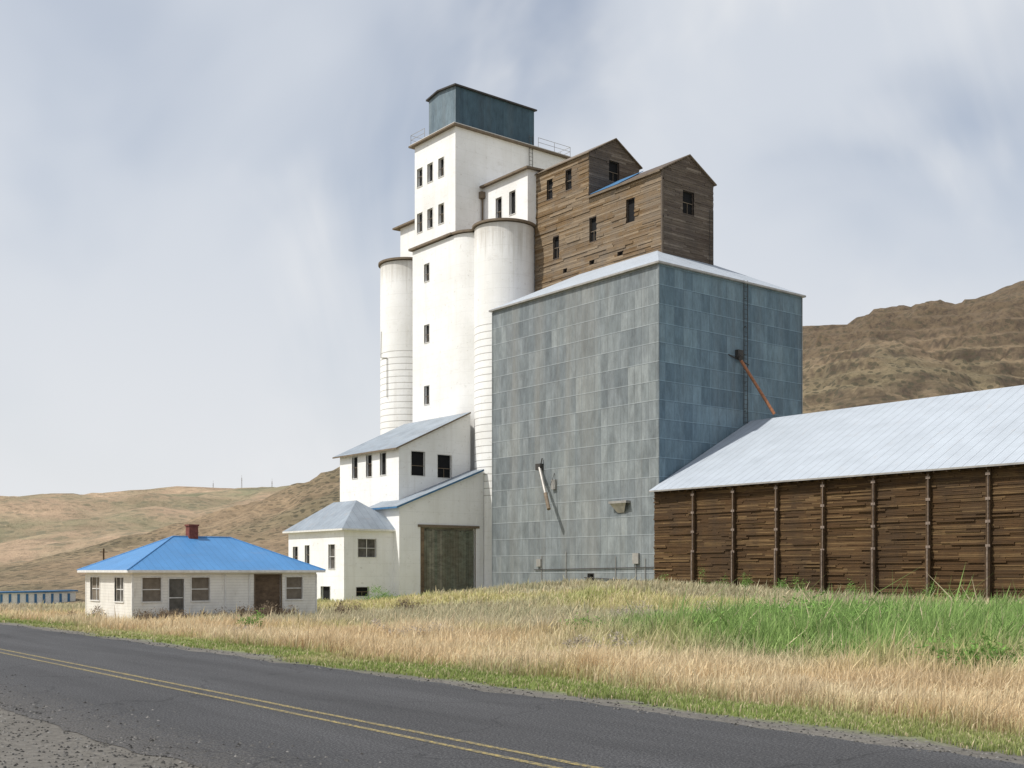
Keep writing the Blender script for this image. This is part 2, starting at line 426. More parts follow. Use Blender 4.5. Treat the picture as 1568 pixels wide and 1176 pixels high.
def gridmesh(name,xs,ys,zf,mat,colf=None,tf=None):
    X,Y=np.meshgrid(xs,ys); Z=zf(X,Y)
    if tf: PX,PY=tf(X,Y)
    else: PX,PY=X,Y
    V=np.stack([PX,PY,Z],-1).reshape(-1,3); nx=len(xs);ny=len(ys)
    i=(np.arange(ny-1)[:,None]*nx+np.arange(nx-1)[None,:]).reshape(-1)
    F=np.stack([i,i+1,i+1+nx,i+nx],-1)
    me=bpy.data.meshes.new(name); me.vertices.add(len(V)); me.vertices.foreach_set('co',V.reshape(-1))
    me.loops.add(F.size); me.loops.foreach_set('vertex_index',F.reshape(-1).astype(np.int32))
    me.polygons.add(len(F)); me.polygons.foreach_set('loop_start',(np.arange(len(F))*4).astype(np.int32))
    me.polygons.foreach_set('loop_total',np.full(len(F),4,np.int32))
    me.polygons.foreach_set('use_smooth',np.ones(len(F),bool))
    me.update(calc_edges=True); me.materials.append(mat)
    if colf:
        C=colf(PX.reshape(-1),PY.reshape(-1)); a=me.color_attributes.new('Col','FLOAT_COLOR','POINT')
        a.data.foreach_set('color',np.concatenate([C,np.ones((len(C),1))],1).reshape(-1).astype(np.float32))
    o=bpy.data.objects.new(name,me); COL.objects.link(o); return o
def tris(name,V,mat,C,parent=None):
    n=len(V)//3; me=bpy.data.meshes.new(name); me.vertices.add(n*3); me.vertices.foreach_set('co',V.reshape(-1).astype(np.float32))
    me.loops.add(n*3); me.loops.foreach_set('vertex_index',np.arange(n*3,dtype=np.int32))
    me.polygons.add(n); me.polygons.foreach_set('loop_start',(np.arange(n)*3).astype(np.int32)); me.polygons.foreach_set('loop_total',np.full(n,3,np.int32))
    me.update(calc_edges=True); me.materials.append(mat)
    a=me.color_attributes.new('Col','FLOAT_COLOR','POINT')
    a.data.foreach_set('color',np.concatenate([C,np.ones((len(C),1))],1).reshape(-1).astype(np.float32))
    o=bpy.data.objects.new(name,me); COL.objects.link(o); return o
def groundcol(x,y):
    c,h,mow,p=lush(x,y)
    c=c*.72
    n=fbm(x/.9,y/.9,3,9)
    gr=np.array([.14,.13,.115])
    f=np.clip(1-sm((y-10.85-(n-.5)*1.2)/.5),0,1)
    c=c*(1-f[:,None])+gr*(.7+.6*n)[:,None]*f[:,None]
    far=sm((np.hypot(x,y)-150)/200)
    fc=np.array([.36,.30,.18])*(.75+.5*fbm(x/60,y/60,4,2))[:,None]
    return c*(1-far[:,None])+fc*far[:,None]
gridmesh('ground',stretch(-140,40,1.2,4200),stretch(2,18,.4,4200,1.05),gz,GROUNDM,groundcol)

CS,SN=.784,.6206
def rot(X,Z): return X*SN-Z*CS, X*CS+Z*SN
def hill1(X,Z):
    cr=np.interp(X,[-300,-200,-119,-66,20,112,155,197,300,450,700],[-8,-2,21,38,68,96,104,114,134,150,160])
    w=fbm(X/60,Z/60,3,4)-.5
    t=(Z-195-40*w)/(245.)
    p=sm(t)*.45+np.clip(t,0,1)*.55
    h=cr*p
    amp=np.clip(h/35,0,1)*np.clip(1.4-t*.75,.35,1)
    r=fbm(X/22,Z/22,5,6); rid=1-np.abs(2*fbm(X/34,Z/60,4,12)-1)
    h=h+amp*((r-.5)*9-(rid-.75)*9+(fbm(X/6,Z/6,3,31)-.5)*3.0)
    st=6.; k=h/st; fr=k-np.floor(k); led=(np.floor(k)+sm((fr-.5)/.3))*st
    band=sm((fbm(X/40,Z/60,4,20)-.40)/.2)*np.clip((h-40)/25,0,1)*.6
    h=h*(1-band)+led*band
    h=h-sm((Z-480)/200)*25
    return h-6*(1-sm(Z-180)/1.)-4.8*(1-np.clip(h/35,0,1))
gridmesh('rocky_hillside',np.arange(-330,640,2.0),np.arange(165,600,2.0),hill1,HILLM,None,rot)
def hill2(X,Z):
    cr=np.interp(X,[-3500,-1500,-760,-582,-434,-322,-196,200,1500],[50,58,66,74,87,94,98,108,120])
    t=(Z-380)/(900.)
    h=cr*(sm(t)*.6+np.clip(t,0,1)*.4)
    amp=sm((Z-360)/250)*np.clip(1-(Z-900)/400,.12,1)
    h=h+amp*((fbm(X/170,Z/140,6,3)-.5)*42-np.abs(2*fbm(X/120,Z/220,5,15)-1)*22+7)
    return h-5.5
gridmesh('distant_hills',np.arange(-3400,1500,12.),np.arange(370,2000,12.),hill2,FARM,None,rot)

# ------------------------------------------------------------------ road
def strip(name,y0,y1,z,mat,amp,x0=-1500,x1=400):
    xs=np.concatenate([np.arange(x0,-130,20.),np.arange(-130,35,.2),np.arange(35,x1,20.)])
    a=y0+(fbm(xs/1.1,xs*0+y0,5,1)-.5)*amp; b=y1+(fbm(xs/1.1,xs*0+y1,5,2)-.5)*amp
    v=[]
    for x,p,q in zip(xs,a,b): v+=[(x,p,z),(x,q,z)]
    n=len(xs); f=[(2*i,2*i+2,2*i+3,2*i+1) for i in range(n-1)]
    m=bpy.data.meshes.new(name); m.from_pydata(v,[],f); m.materials.append(mat)
    o=bpy.data.objects.new(name,m); COL.objects.link(o); return o
road=strip('road',4.15,10.4,.0,ASPH,.6)
for k,(a,b) in enumerate(((6.74,6.83),(7.03,7.12))):
    o=strip('centre_line_%d'%(k+1),a,b,.004,PAINT,.02); o.parent=road

def stones(n):
    r=np.exp(RNG.uniform(math.log(6),math.log(60),n)); th=RNG.uniform(-.75,.75,n)
    X=r*np.sin(th);Z=r*np.cos(th); x,y=rot(X,Z)
    nn=fbm(x/1.2,y/1.2,3,3)
    q=RNG.rand(n)
    k=((y<4.3+(nn-.5)*1.4)&(q<.8))|((y<5.5+(nn-.5)*2)&(q<.13))|((y>10.25)&(y<11.1+(nn-.5)*1.2)&(q<.6))
    x,y,r=x[k],y[k],r[k]; n=len(x)
    s=RNG.uniform(.005,.017,n)*(1+r/24)
    z=gz(x,y)+np.where((y>4)&(y<10.4),.006,0)
    ang=RNG.uniform(0,6.28,n)
    base=np.array([[1,0,0],[0,1,0],[-1,0,0],[0,-1,0],[0,0,.7],[0,0,-.4]],float)
    fs=[(0,1,4),(1,2,4),(2,3,4),(3,0,4)]
    P=base[None]*s[:,None,None]*RNG.uniform(.6,1.3,(n,6,1))
    c,sn=np.cos(ang)[:,None],np.sin(ang)[:,None]
    Q=np.stack([P[...,0]*c-P[...,1]*sn+x[:,None],P[...,0]*sn+P[...,1]*c+y[:,None],P[...,2]+z[:,None]],-1)
    V=Q[:,np.array(fs).reshape(-1)].reshape(-1,3)
    g=.03+.17*RNG.rand(n)**1.8
    C=np.repeat(np.stack([g,g*.96,g*.90],-1),12,0)
    tris('gravel',V,STONEM,C)
stones(90000)

# ------------------------------------------------------------------ grass
def grass(n):
    r=np.exp(RNG.uniform(math.log(10),math.log(125),n)); th=RNG.uniform(-.70,.70,n)
    X=r*np.sin(th);Z=r*np.cos(th); x,y=rot(X,Z)
    nn=fbm(x/.9,y/.9,3,9)
    k=(y>11.0+(nn-.5)*1.3)
    for (a,b,c,d) in ((-69.2,-61,22,33.8),(-90,-66.5,68.2,95),(-67,-5,67.7,95),(-116,-89,69,95),(-107,-92.3,59.3,70),(-105,-93.3,53.8,60)):
        k&=~((x>a)&(x<b)&(y>c)&(y<d))
    x,y,r=x[k],y[k],r[k]; 
    c,h,mow,patch=lush(x,y)
    keep=RNG.rand(len(x))< np.clip(.25+1.4*fbm(x/.6,y/.6,2,30)+.4*mow,0,1)
    x,y,r,c,h,mow,patch=[q[keep] for q in (x,y,r,c,h,mow,patch)]
    n=len(x); z=gz(x,y)
    h=h*RNG.uniform(.4,1.15,n)*(.45+1.1*fbm(x/.9,y/.9,3,31))
    tall=(RNG.rand(n)<.03)&(mow<.2); h=np.where(tall,h*1.55,h)
    w=np.maximum(.005,.0008*r)*RNG.uniform(.6,1.4,n)*(1+.5*patch)
    a=RNG.uniform(0,6.28,n); lean=np.abs(RNG.normal(.25,.38,n))*h; la=RNG.normal(.3,1.6,n)
    dx=np.cos(a)*w/2;dy=np.sin(a)*w/2
    lx=np.cos(la)*lean;ly=np.sin(la)*lean
    B0=np.stack([x-dx,y-dy,z-.03],-1);B1=np.stack([x+dx,y+dy,z-.03],-1)
    M0=np.stack([x-dx*.9+lx*.3,y-dy*.9+ly*.3,z+h*.55],-1);M1=np.stack([x+dx*.9+lx*.3,y+dy*.9+ly*.3,z+h*.55],-1)
    T=np.stack([x+lx,y+ly,z+h],-1)
    V=np.stack([B0,B1,M1, B0,M1,M0, M0,M1,T],1).reshape(-1,3)
    j=RNG.uniform(.72,1.22,n)[:,None]; c=c*j
    dead=(RNG.rand(n)<.15*(1-.7*patch))[:,None]; c=np.where(dead,np.array([.62,.51,.34])*j,c)
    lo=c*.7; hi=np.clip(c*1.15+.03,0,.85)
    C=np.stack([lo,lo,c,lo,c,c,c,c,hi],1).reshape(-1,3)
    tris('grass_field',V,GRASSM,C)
grass(600000)

def shrubs(name,items,col,ls=.07):
    Vs=[];Cs=[]
    for (x,y,R,H) in items:
        n=int(1500*max(.6,R)); z0=float(gz(x,y))
        nb=11; bc=RNG.normal(0,.45,(nb,3)); bc[:,2]=np.abs(bc[:,2])*.9+.15
        k=RNG.randint(0,nb,n); p=bc[k]+RNG.normal(0,.22,(n,3)); p[:,2]=np.abs(p[:,2])
        P=np.stack([x+p[:,0]*R,y+p[:,1]*R,z0+p[:,2]*H],-1)
        d=RNG.normal(0,1,(n,3)); d/=np.linalg.norm(d,axis=1)[:,None]; d[:,2]=np.abs(d[:,2]); e=RNG.normal(0,1,(n,3)); e/=np.linalg.norm(e,axis=1)[:,None]
        s=ls*RNG.uniform(.5,1.4,n)[:,None]
        Vs.append(np.stack([P-e*s*.35,P+e*s*.35,P+d*s*1.5],1).reshape(-1,3))
        c=np.array(col)*RNG.uniform(.55,1.35,n)[:,None]*(.6+.6*np.clip(p[:,2:3],0,1)); Cs.append(np.repeat(c,3,0))
    tris(name,np.concatenate(Vs),GRASSM,np.concatenate(Cs))
sh=[(-60.3,y+random.uniform(-.4,.4),random.uniform(.5,.8),random.uniform(.5,.85)) for y in (22.6,23.6,24.8,26,27.3,28.5,29.8,31.5)]
sh+=[(-64.5,21.4,.6,.7),(-67,21,.6,.5),(-58.5,24,.8,.6),(-58.5,28.5,.8,.7),(-57,33,.9,.8),(-55,36,.8,.7)]
shrubs('dry_brush',sh,(.20,.155,.11),.08)
sg=[]
for i in range(9): sg.append((-33+random.gauss(0,3.5),35+random.gauss(0,2.5),random.uniform(.7,1.3),random.uniform(.45,.75)))
for i in range(7): sg.append((-25+random.gauss(0,6),20.5+random.gauss(0,1.5),random.uniform(.4,.7),random.uniform(.25,.4)))
shrubs('sagebrush',sg,(.42,.37,.31),.06)
gs=[(-70,17,.6,.6),(-62,17.5,.5,.4),(-72,45,1,.8),(-78,48,1.2,.8),(-44,21,.5,.5),(-52,17,.5,.35)]
for i in range(26): gs.append((-17+random.gauss(0,7),26+random.gauss(0,3.5),random.uniform(.7,1.3),random.uniform(.6,1.0)))
for i in range(14): gs.append((random.uniform(-66,-36),66.2+random.gauss(0,.5),random.uniform(.4,.8),random.uniform(.6,1.2)))
shrubs('green_weeds',gs,(.18,.31,.08),.07)

# ------------------------------------------------------------------ metal clad elevator
E=empty('metal_clad_grain_elevator')
X0,X1,Y0,Y1,ZW=-89.6,-66.9,68.5,87.5,27.5
b=MB()
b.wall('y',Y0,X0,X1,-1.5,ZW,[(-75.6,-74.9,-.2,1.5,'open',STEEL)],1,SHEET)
b.wall('y',Y1,X0,X1,-1.5,ZW,[],-1,SHADESH)
b.wall('x',X1,Y0,Y1,-1.5,ZW,[],-1,SHADESH); b.wall('x',X0,Y0,Y1,-1.5,ZW,[],1,SHEET)
for (x,y) in ((X1,Y0),(X0,Y0),(X1,Y1)):
    b.box(x-.05,x+.05,y-.05,y+.05,-1.4,ZW-.25,SHEET)
b.obj('sheet_metal_walls',E)
b=MB(); hip(b,X0,X1,Y0,Y1,ZW,.52,.28,.16,ROOFW,GALV); b.obj('hip_roof',E)
b=MB(); xa,xm,xb,ya,yb=-90.4,-82.2,-72.4,74.6,81.4; ym=78
def WX(a,bb,z0,z1): return (a,bb,z0,z1,'open',WOODS)
hl=[WX(-87.5,-86.6,33.1,35.3),WX(-82.1,-81.1,33.6,35.9),WX(-77.0,-75.9,34.2,36.4)]
hl2=[WX(-88.5,-87.6,39.3,41.3),WX(-85.6,-84.7,39.5,41.5)]
vent=[(-86.0,-85.4,31.4,31.8,'none'),(-82.1,-81.4,31.4,31.8,'none'),(-78.2,-77.4,31.4,31.8,'none')]
b.wall('y',ya,xa,xb,28.4,38.1,hl+vent,1,WOODS); b.wall('y',ya,xa,xm,38.1,42.4,hl2,1,WOODS)
b.planks('y',ya,-1,xa,xb,30.2,38.1,.2,3.6,hl+vent,WOODH,None,.07,.08)
b.planks('y',ya,-1,xa,xm,38.1,42.4,.2,3.6,hl2,WOODH,None,.07,.08)
gh=[WX(ym-.75,ym+.75,34.6,36.7)]
b.wall('x',xb,ya,yb,28.4,38.1,gh,-1,WOODS); b.poly([(xb,ya,38.1),(xb,yb,38.1),(xb,ym,40.0)],WOODS)
b.planks('x',xb,1,ya,yb,29.9,40,.2,3.4,gh,WOODS,lambda z:(ya,yb) if z<38.1 else (ya+(z-38.1)*3.4/1.95,yb-(z-38.1)*3.4/1.95))
gh2=[(ym-.8,ym+.6,40.2,42.2,'open',WOODS)]
b.wall('x',xm,ya,yb,38.1,42.4,gh2,-1,WOODS); b.poly([(xm,ya,42.4),(xm,yb,42.4),(xm,ym,44.4)],WOODS)
b.planks('x',xm,1,ya,yb,39.0,44.4,.2,3.4,gh2,WOODS,lambda z:(ya,yb) if z<42.4 else (ya+(z-42.4)*3.4/2.0,yb-(z-42.4)*3.4/2.0))
b.wall('y',yb,xa,xb,28.4,38.1,[],-1,WOODS); b.wall('y',yb,xa,xm,38.1,42.4,[],-1,WOODS)
b.box(xb-.1,xb+.09,ya-.09,ya+.1,29.8,38.0,WOODS)
b.obj('wooden_headhouse_walls',E)
b=MB()
def gable(b,x0,x1,y0,y1,z,r,ov,t,m,m2,endov=.25):
    ym=(y0+y1)/2; s=r/((y1-y0)/2)
    e=z-s*ov; 
    b.slab([(x0-.0,y0-ov,e+.03),(x1+endov,y0-ov,e+.03),(x1+endov,ym,z+r+.03),(x0-.0,ym,z+r+.03)],t,m,m2)
    b.slab([(x0-.0,y1+ov,e+.032),(x0-.0,ym,z+r+.032),(x1+endov,ym,z+r+.032),(x1+endov,y1+ov,e+.032)],t,m,m2)
gable(b,xm+.02,xb,ya,yb,38.15,1.9,.25,.10,WOODS,TRIM); gable(b,xa,xm,ya,yb,42.45,2.0,.25,.10,WOODS,TRIM)
b.slab([(xm+.05,ya+.1,38.32),(xm+4.0,ya+.1,38.32),(xm+4.0,ym,40.2),(xm+.05,ym,40.2)],.05,BLUEFL)
b.box(xm+.01,xb,ya-.35,ya-.3,37.8,38.0,TRIM)
b.obj('headhouse_roofs',E)
b=MB()
ladder(b,(X1+.2,79.3,14.8),(X1+.2,79.3,27.6),(0,1,0),.5,STEEL)
ladder(b,(xb+.25,80.9,29.6),(xb+.25,80.9,35.5),(0,1,0),.45,STEEL)
for z in (16,18.5,21,23.5,26): b.beam((X1,79.3,z),(X1+.22,79.3,z),.03,STEEL,4)
b.beam((X1+.15,78.4,20.7),(-64.1,80.0,15.5),.14,RUST,10); b.beam((X1,78.4,20.9),(X1+.5,78.3,20.5),.25,STEEL,8)
b.beam((X1,77.2,20.8),(X1+.3,79.6,20.1),.06,STEEL,5)
b.box(X1,X1+.35,78.1,78.8,20.6,21.3,STEEL)
b.box(-82.5,-81.8,Y0-.4,Y0,11.2,11.8,STEEL)
b.beam((-82.0,Y0-.3,11.4),(-79.4,Y0-1.4,7.6),.15,GALV,10); b.beam((-80.3,Y0-1.0,8.9),(-79.3,Y0-1.45,7.4),.18,TRIM,10)
b.beam((-81.9,Y0,10.3),(-80.6,Y0-.8,9.4),.04,STEEL,5); b.beam((-80.2,Y0,10.8),(-80.0,Y0-1.1,8.7),.03,STEEL,4)
b.beam((-81.8,Y0-.15,12.3),(-81.9,Y0-.3,11.4),.06,STEEL,5)
b.box(-80.4,-79.9,Y0-.25,Y0,9.3,10.2,GALV)
b.poly([(-72.3,Y0-.5,7.6),(-70.3,Y0-.5,7.6),(-70.9,Y0-.1,6.8),(-71.7,Y0-.1,6.8)],GALV); b.box(-72.4,-70.2,Y0-.55,Y0,7.6,7.8,GALV)
for x in (-82,-78.5,-69.5,-68.4,-72): b.beam((x,Y0-.08,.3),(x,Y0-.08,2.6+random.random()),.035,GALV,5)
b.beam((-83,Y0-.1,1.9),(-67.2,Y0-.1,2.1),.04,STEEL,5); b.beam((-76,Y0-.1,1.2),(-67.2,Y0-.1,.9),.04,STEEL,5)
b.box(-69.8,-69.1,Y0-.2,Y0,2.4,3.3,GALV); b.box(-82.6,-82,Y0-.2,Y0,2.2,2.9,GALV)
b.obj('spouts_ladders_and_conduits',E)

# ------------------------------------------------------------------ concrete elevator
C=empty('white_concrete_grain_elevator')
b=MB(); FY=69.5
cx=[(-92.95,72.63,0),(-97.7,72.63,1),(-111.2,72.63,2)]
for x,y,k in cx: b.cyl(x,y,3.13,-1.5,36.9,SILO if k!=1 else CONC)
holes=[(-103.1,-102.15,33.1,35.0,'open'),(-103.1,-102.15,26.5,28.4,'open'),(-103.1,-102.15,19.8,21.8,'open')]
b.wall('y',FY,-105.4,-97.7,-1.5,36.9,holes,1,CONC,.35)
b.wall('x',-105.4,FY,80,-1.5,36.9,[],1,CONC)
b.box(-113.8,-90.6,73.5,86,-1.5,36.85,CONC)
b.obj('silos_and_shaft',C)
b=MB()
for x,y,k in cx: b.cyl(x,y,3.38,36.98,37.2+.004*k,TRIM)
b.box(-105.75,-97.7,FY-.33,82,36.98,37.213,TRIM)
b.box(-114.5,-90.3,73,86.3,36.95,37.216,TRIM)
b.obj('silo_top_ledge',C)
b=MB(); TY=69.85
wz=[(43.9,45.9),(38.9,41.0)]
th=[(x-.5,x+.5,z0,z1,'open') for x in (-104.5,-102.5,-100.4) for z0,z1 in wz]
b.wall('y',TY,-105.5,-97.8,37.2,48.5,th,1,CONC,.35)
b.wall('x',-97.8,TY,85.5,37.2,48.5,[],-1,CONC); b.wall('x',-105.5,TY,85.5,37.2,48.5,[],1,CONC); b.wall('y',85.5,-105.5,-97.8,37.2,48.5,[],-1,CONC)
gl=[(-95.5,-94.5,38.6,41.0,'open'),(-93.2,-92.2,38.7,41.1,'open')]
b.wall('y',73.45,-97.8,-90.2,37.2,42.8,gl,1,CONC,.3)
b.wall('x',-90.2,73.45,80,37.2,42.8,[],-1,CONC)
b.box(-114.0,-105.5,73.45,80,37.2,42.3,CONC)
b.obj('tower_and_gallery_walls',C)
b=MB()
b.box(-106.1,-97.4,TY-.45,85.9,48.5,48.68,TRIM); b.box(-106.0,-97.5,TY-.35,85.8,48.68,48.8,WTRIM)
b.slab([(-97.8,73.0,42.85),(-89.8,73.0,42.85),(-89.8,80.2,43.2),(-97.8,80.2,43.2)],.2,WTRIM,TRIM)
b.slab([(-114.9,72.9,42.35),(-105.5,72.9,42.35),(-105.5,80.2,42.6),(-114.9,80.2,42.6)],.2,WTRIM,TRIM)
b.obj('tower_roof_slabs',C)
b=MB(); px0,px1,py0,py1=-103.1,-98.1,70.1,80.8
b.wall('y',py0,px0,px1,48.8,52.9,[],1,LITSH); b.wall('x',px1,py0,py1,48.8,52.9,[],-1,DARKSH); b.wall('x',px0,py0,py1,48.8,52.9,[],1,LITSH); b.wall('y',py1,px0,px1,48.8,52.9,[],-1,DARKSH)
b.slab([(px0-.25,py0-.25,53.05),(-101.2,py0-.25,53.4),(-101.2,py1+.25,53.4),(px0-.25,py1+.25,53.05)],.16,STEEL)
b.slab([(-101.2,py0-.25,53.4),(px1+.25,py0-.25,53.05),(px1+.25,py1+.25,53.05),(-101.2,py1+.25,53.4)],.162,STEEL)
b.poly([(px0,py0,52.9),(px1,py0,52.9),(-101.2,py0,53.25)],LITSH)
b.obj('sheet_metal_penthouse',C)
b=MB()
def rail(b,pts,z,m):
    for (p,q) in zip(pts,pts[1:]):
        for hh in (.55,1.05): b.beam((*p,z+hh),(*q,z+hh),.025,m,5)
        L=math.hypot(q[0]-p[0],q[1]-p[1]); n=max(1,int(L/1.6))
        for i in range(n+1):
            t=i/n; x=p[0]+(q[0]-p[0])*t;y=p[1]+(q[1]-p[1])*t; b.beam((x,y,z),(x,y,z+1.05),.025,m,5)
rail(b,[(-103.2,69.6),(-105.9,69.6),(-105.9,85.7),(-97.6,85.7),(-97.6,81)],48.8,GALV)
ladder(b,(-97.55,79.9,43),(-97.55,79.9,49.8),(0,1,0),.5,STEEL)
b.beam((-97.6,73.25,37.3),(-97.6,73.25,42.3),.09,TRIM,8); b.box(-97.8,-97.3,72.9,73.4,41.5,42.2,TRIM)
pts=[(-111.9,69.5,29.2),(-111.9,69.45,26.2),(-110.6,69.45,26.0),(-110.6,69.45,21.5)]
for p,q in zip(pts,pts[1:]): b.beam(p,q,.04,GALV,5)
b.obj('railings_and_ladders',C)

# ------------------------------------------------------------------ annex
A=empty('white_workhouse_annex')
b=MB()
ah=[(x-.55,x+.55,11.4,13.6,'open') for x in (-103.2,-100.4,-97.7)]
b.wall('y',60.9,-106.3,-94.8,-1.5,14.0,ah,1,CONC)
b.wall('x',-94.8,60.9,69.6,-1.5,14.0,[(62.35,63.95,11.25,13.65,'open'),(65.5,67.2,11.2,13.5,'open')],-1,CONC)
b.poly([(-94.8,60.9,14),(-94.8,69.6,14),(-94.8,69.6,18.0)],CONC)
b.wall('x',-106.3,60.9,69.6,-1.5,14.0,[],1,CONC); b.poly([(-106.3,60.9,14),(-106.3,69.6,14),(-106.3,69.6,18.0)],CONC)
b.obj('annex_walls',A)
b=MB(); b.slab([(-107.0,60.4,13.85),(-94.5,60.4,13.85),(-94.5,69.45,18.1),(-107.0,69.45,18.1)],.16,ROOFG,TRIM)
b.obj('annex_shed_roof',A)
S=empty('drive_through_shed')
b=MB()
b.wall('x',-92.4,59.4,69.5,-1.5,8.0,[(61.9,68.4,-1.0,6.05,'door',TRIM)],-1,CONC,.3)
b.poly([(-92.4,59.4,8),(-92.4,69.5,8),(-92.4,69.5,12.0)],CONC)
b.wall('y',59.4,-98,-92.4,-1.5,8.0,[],1,CONC)
b.box(-92.9,-92.35,68.6,69.4,-1.5,7.2,CONC)
b.obj('shed_walls',S)
b=MB(); b.slab([(-98,58.9,7.95),(-92.05,58.9,7.95),(-92.05,69.3,12.05),(-98,69.3,12.05)],.18,ROOFG,BLUEFL); b.obj('shed_roof',S)
b=MB()
y=62.3
while y<68.3:
    b.box(-92.66,-92.5-random.uniform(0,.05),y,y+.3,-1,5.9-random.uniform(0,.25),DOORW); y+=.32
b.box(-92.5,-92.38,61.9,62.25,-1,6.0,DOORB)
b.box(-92.36,-92.28,61.5,68.9,6.05,6.3,TRIM)
b.obj('plank_door',S)
O=empty('white_office_building')
b=MB()
b.wall('y',54.0,-104.6,-93.5,-2.0,5.7,[(-103.6,-102.6,2.2,4.2,'open'),(-101.1,-100.2,2.2,4.3,'open'),(-96.4,-95.2,2.0,4.3,'glass'),(-97.9,-96.1,-2.0,.3,'open')],1,CONC)
b.wall('x',-93.5,54.0,59.4,-2.0,5.7,[(55.5,57.5,3.1,4.8,'glass'),(55.3,56.7,-.6,.25,'open')],-1,CONC)
b.wall('x',-104.6,54.0,60.9,-2.0,5.7,[],1,CONC)
b.obj('office_walls',O)
b=MB(); hip(b,-104.6,-93.5,54,60.6,5.75,.78,.45,.16,ROOFG,WTRIM); b.obj('office_hip_roof',O)

# ------------------------------------------------------------------ warehouse
W=empty('wooden_grain_warehouse')
b=MB(); wx0,wx1,wy0,wy1=-66.85,-8.0,68.0,92.2
b.wall('y',wy0,wx0,wx1,-2,8.35,[],1,WOODW); b.wall('y',wy1,wx0,wx1,-2,8.35,[],-1,WOODW)
b.planks('y',wy0,-1,wx0,wx1,-1.6,8.35,.115,3.0,[],WOODW,None,.10,.08)
b.wall('x',wx1,wy0,wy1,-2,8.35,[],-1,WOODW); b.poly([(wx1,wy0,8.35),(wx1,wy1,8.35),(wx1,80.1,15.0)],WOODW)
b.obj('plank_walls',W)
b=MB(); b.slab([(wx0+.02,67.3,8.40),(wx1+.4,67.3,8.40),(wx1+.4,80.1,15.2),(wx0+.02,80.1,15.2)],.12,ROOFW,GALV)
b.slab([(wx0+.02,80.1,15.203),(wx1+.4,80.1,15.203),(wx1+.4,92.9,8.403),(wx0+.02,92.9,8.403)],.12,ROOFW,GALV)
b.obj('gable_roof',W)
b=MB(); x=-62.3
while x<wx1:
    j=random.uniform(-.03,.03)
    b.box(x-.11+j,x+.11+j,67.64,67.85,-1.6,8.25,POST)
    b.box(x-.2+j,x-.115+j,67.72,67.85,-1.6,8.0,POST)
    b.box(x-.16,x+.16,67.52,67.64,-1.6,random.uniform(3.0,3.3),POST)
    for z in (1.4,3.3,4.9,6.4,7.9):
        z+=random.uniform(-.08,.08); b.box(x-.15,x+.15,67.58,67.66,z-.09,z+.09,BRACK)
    b.beam((x+.03,67.58,3.2),(x+.03,67.58,8.1),.03,BRACK,6)
    b.beam((x+.03,67.48,-.4),(x+.03,67.48,3.3),.055,BRACK,6)
    x+=4.13
b.obj('wall_posts',W)
b=MB(); x=wx0+.5
while x<wx1: b.box(x,x+.09,67.4,67.9,8.15,8.28,POST); x+=.9
b.obj('rafter_tails',W)

# ------------------------------------------------------------------ house
H=empty('blue_roofed_house')
b=MB(); hx0,hx1,hy0,hy1=-68.9,-61.3,22.3,33.5
wn=lambda a,c:(a,c,.12,1.42,'board')
b.wall('x',hx1,hy0,hy1,-1.8,1.72,[wn(22.85,23.9),(24.35,25.2,-.75,1.35,'glass'),wn(25.65,26.7),(29.5,31.15,-.85,1.55,'bdoor',TRIM),wn(31.5,32.55)],-1,CLAP,.12)
b.wall('y',hy0,hx0,hx1,-1.8,1.72,[(-68.1,-66.5,.1,1.42,'board'),(-64.0,-62.6,.1,1.42,'glass')],1,CLAP,.12)
b.wall('y',hy1,hx0,hx1,-1.8,1.72,[],-1,CLAP); b.wall('x',hx0,hy0,hy1,-1.8,1.72,[],1,CLAP)
for x,y in ((hx1,hy0),(hx1,hy1),(hx0,hy0)): b.box(x-.07,x+.03,y-.03 if y==hy0 else y-.07,y+.07 if y==hy0 else y+.03,-1.6,1.6,WTRIM)
for y in (27.6,29.1): b.box(hx1+.003,hx1+.05,y,y+.09,-1.2,1.6,WTRIM)
b.box(hx1+.004,hx1+.7,24.1,25.5,-1.9,-.78,WTRIM)
b.obj('clapboard_walls',H)
b=MB(); A1,B1=hip(b,hx0,hx1,hy0,hy1,1.84,.47,.4,.14,ROOFB,WTRIM)
b.beam(A1,B1,.06,ROOFB,6)
for P in ((hx0-.4,hy0-.4,1.84),(hx1+.4,hy0-.4,1.84)): b.beam(P,A1,.05,ROOFB,6)
b.beam((hx1+.4,hy1+.4,1.84),B1,.05,ROOFB,6)
b.obj('blue_hip_roof',H)
b=MB(); b.box(-65.4,-64.85,27.0,27.55,3.2,4.45,BRICK); b.box(-65.45,-64.8,26.95,27.6,4.45,4.55,BRICK); b.obj('chimney',H)

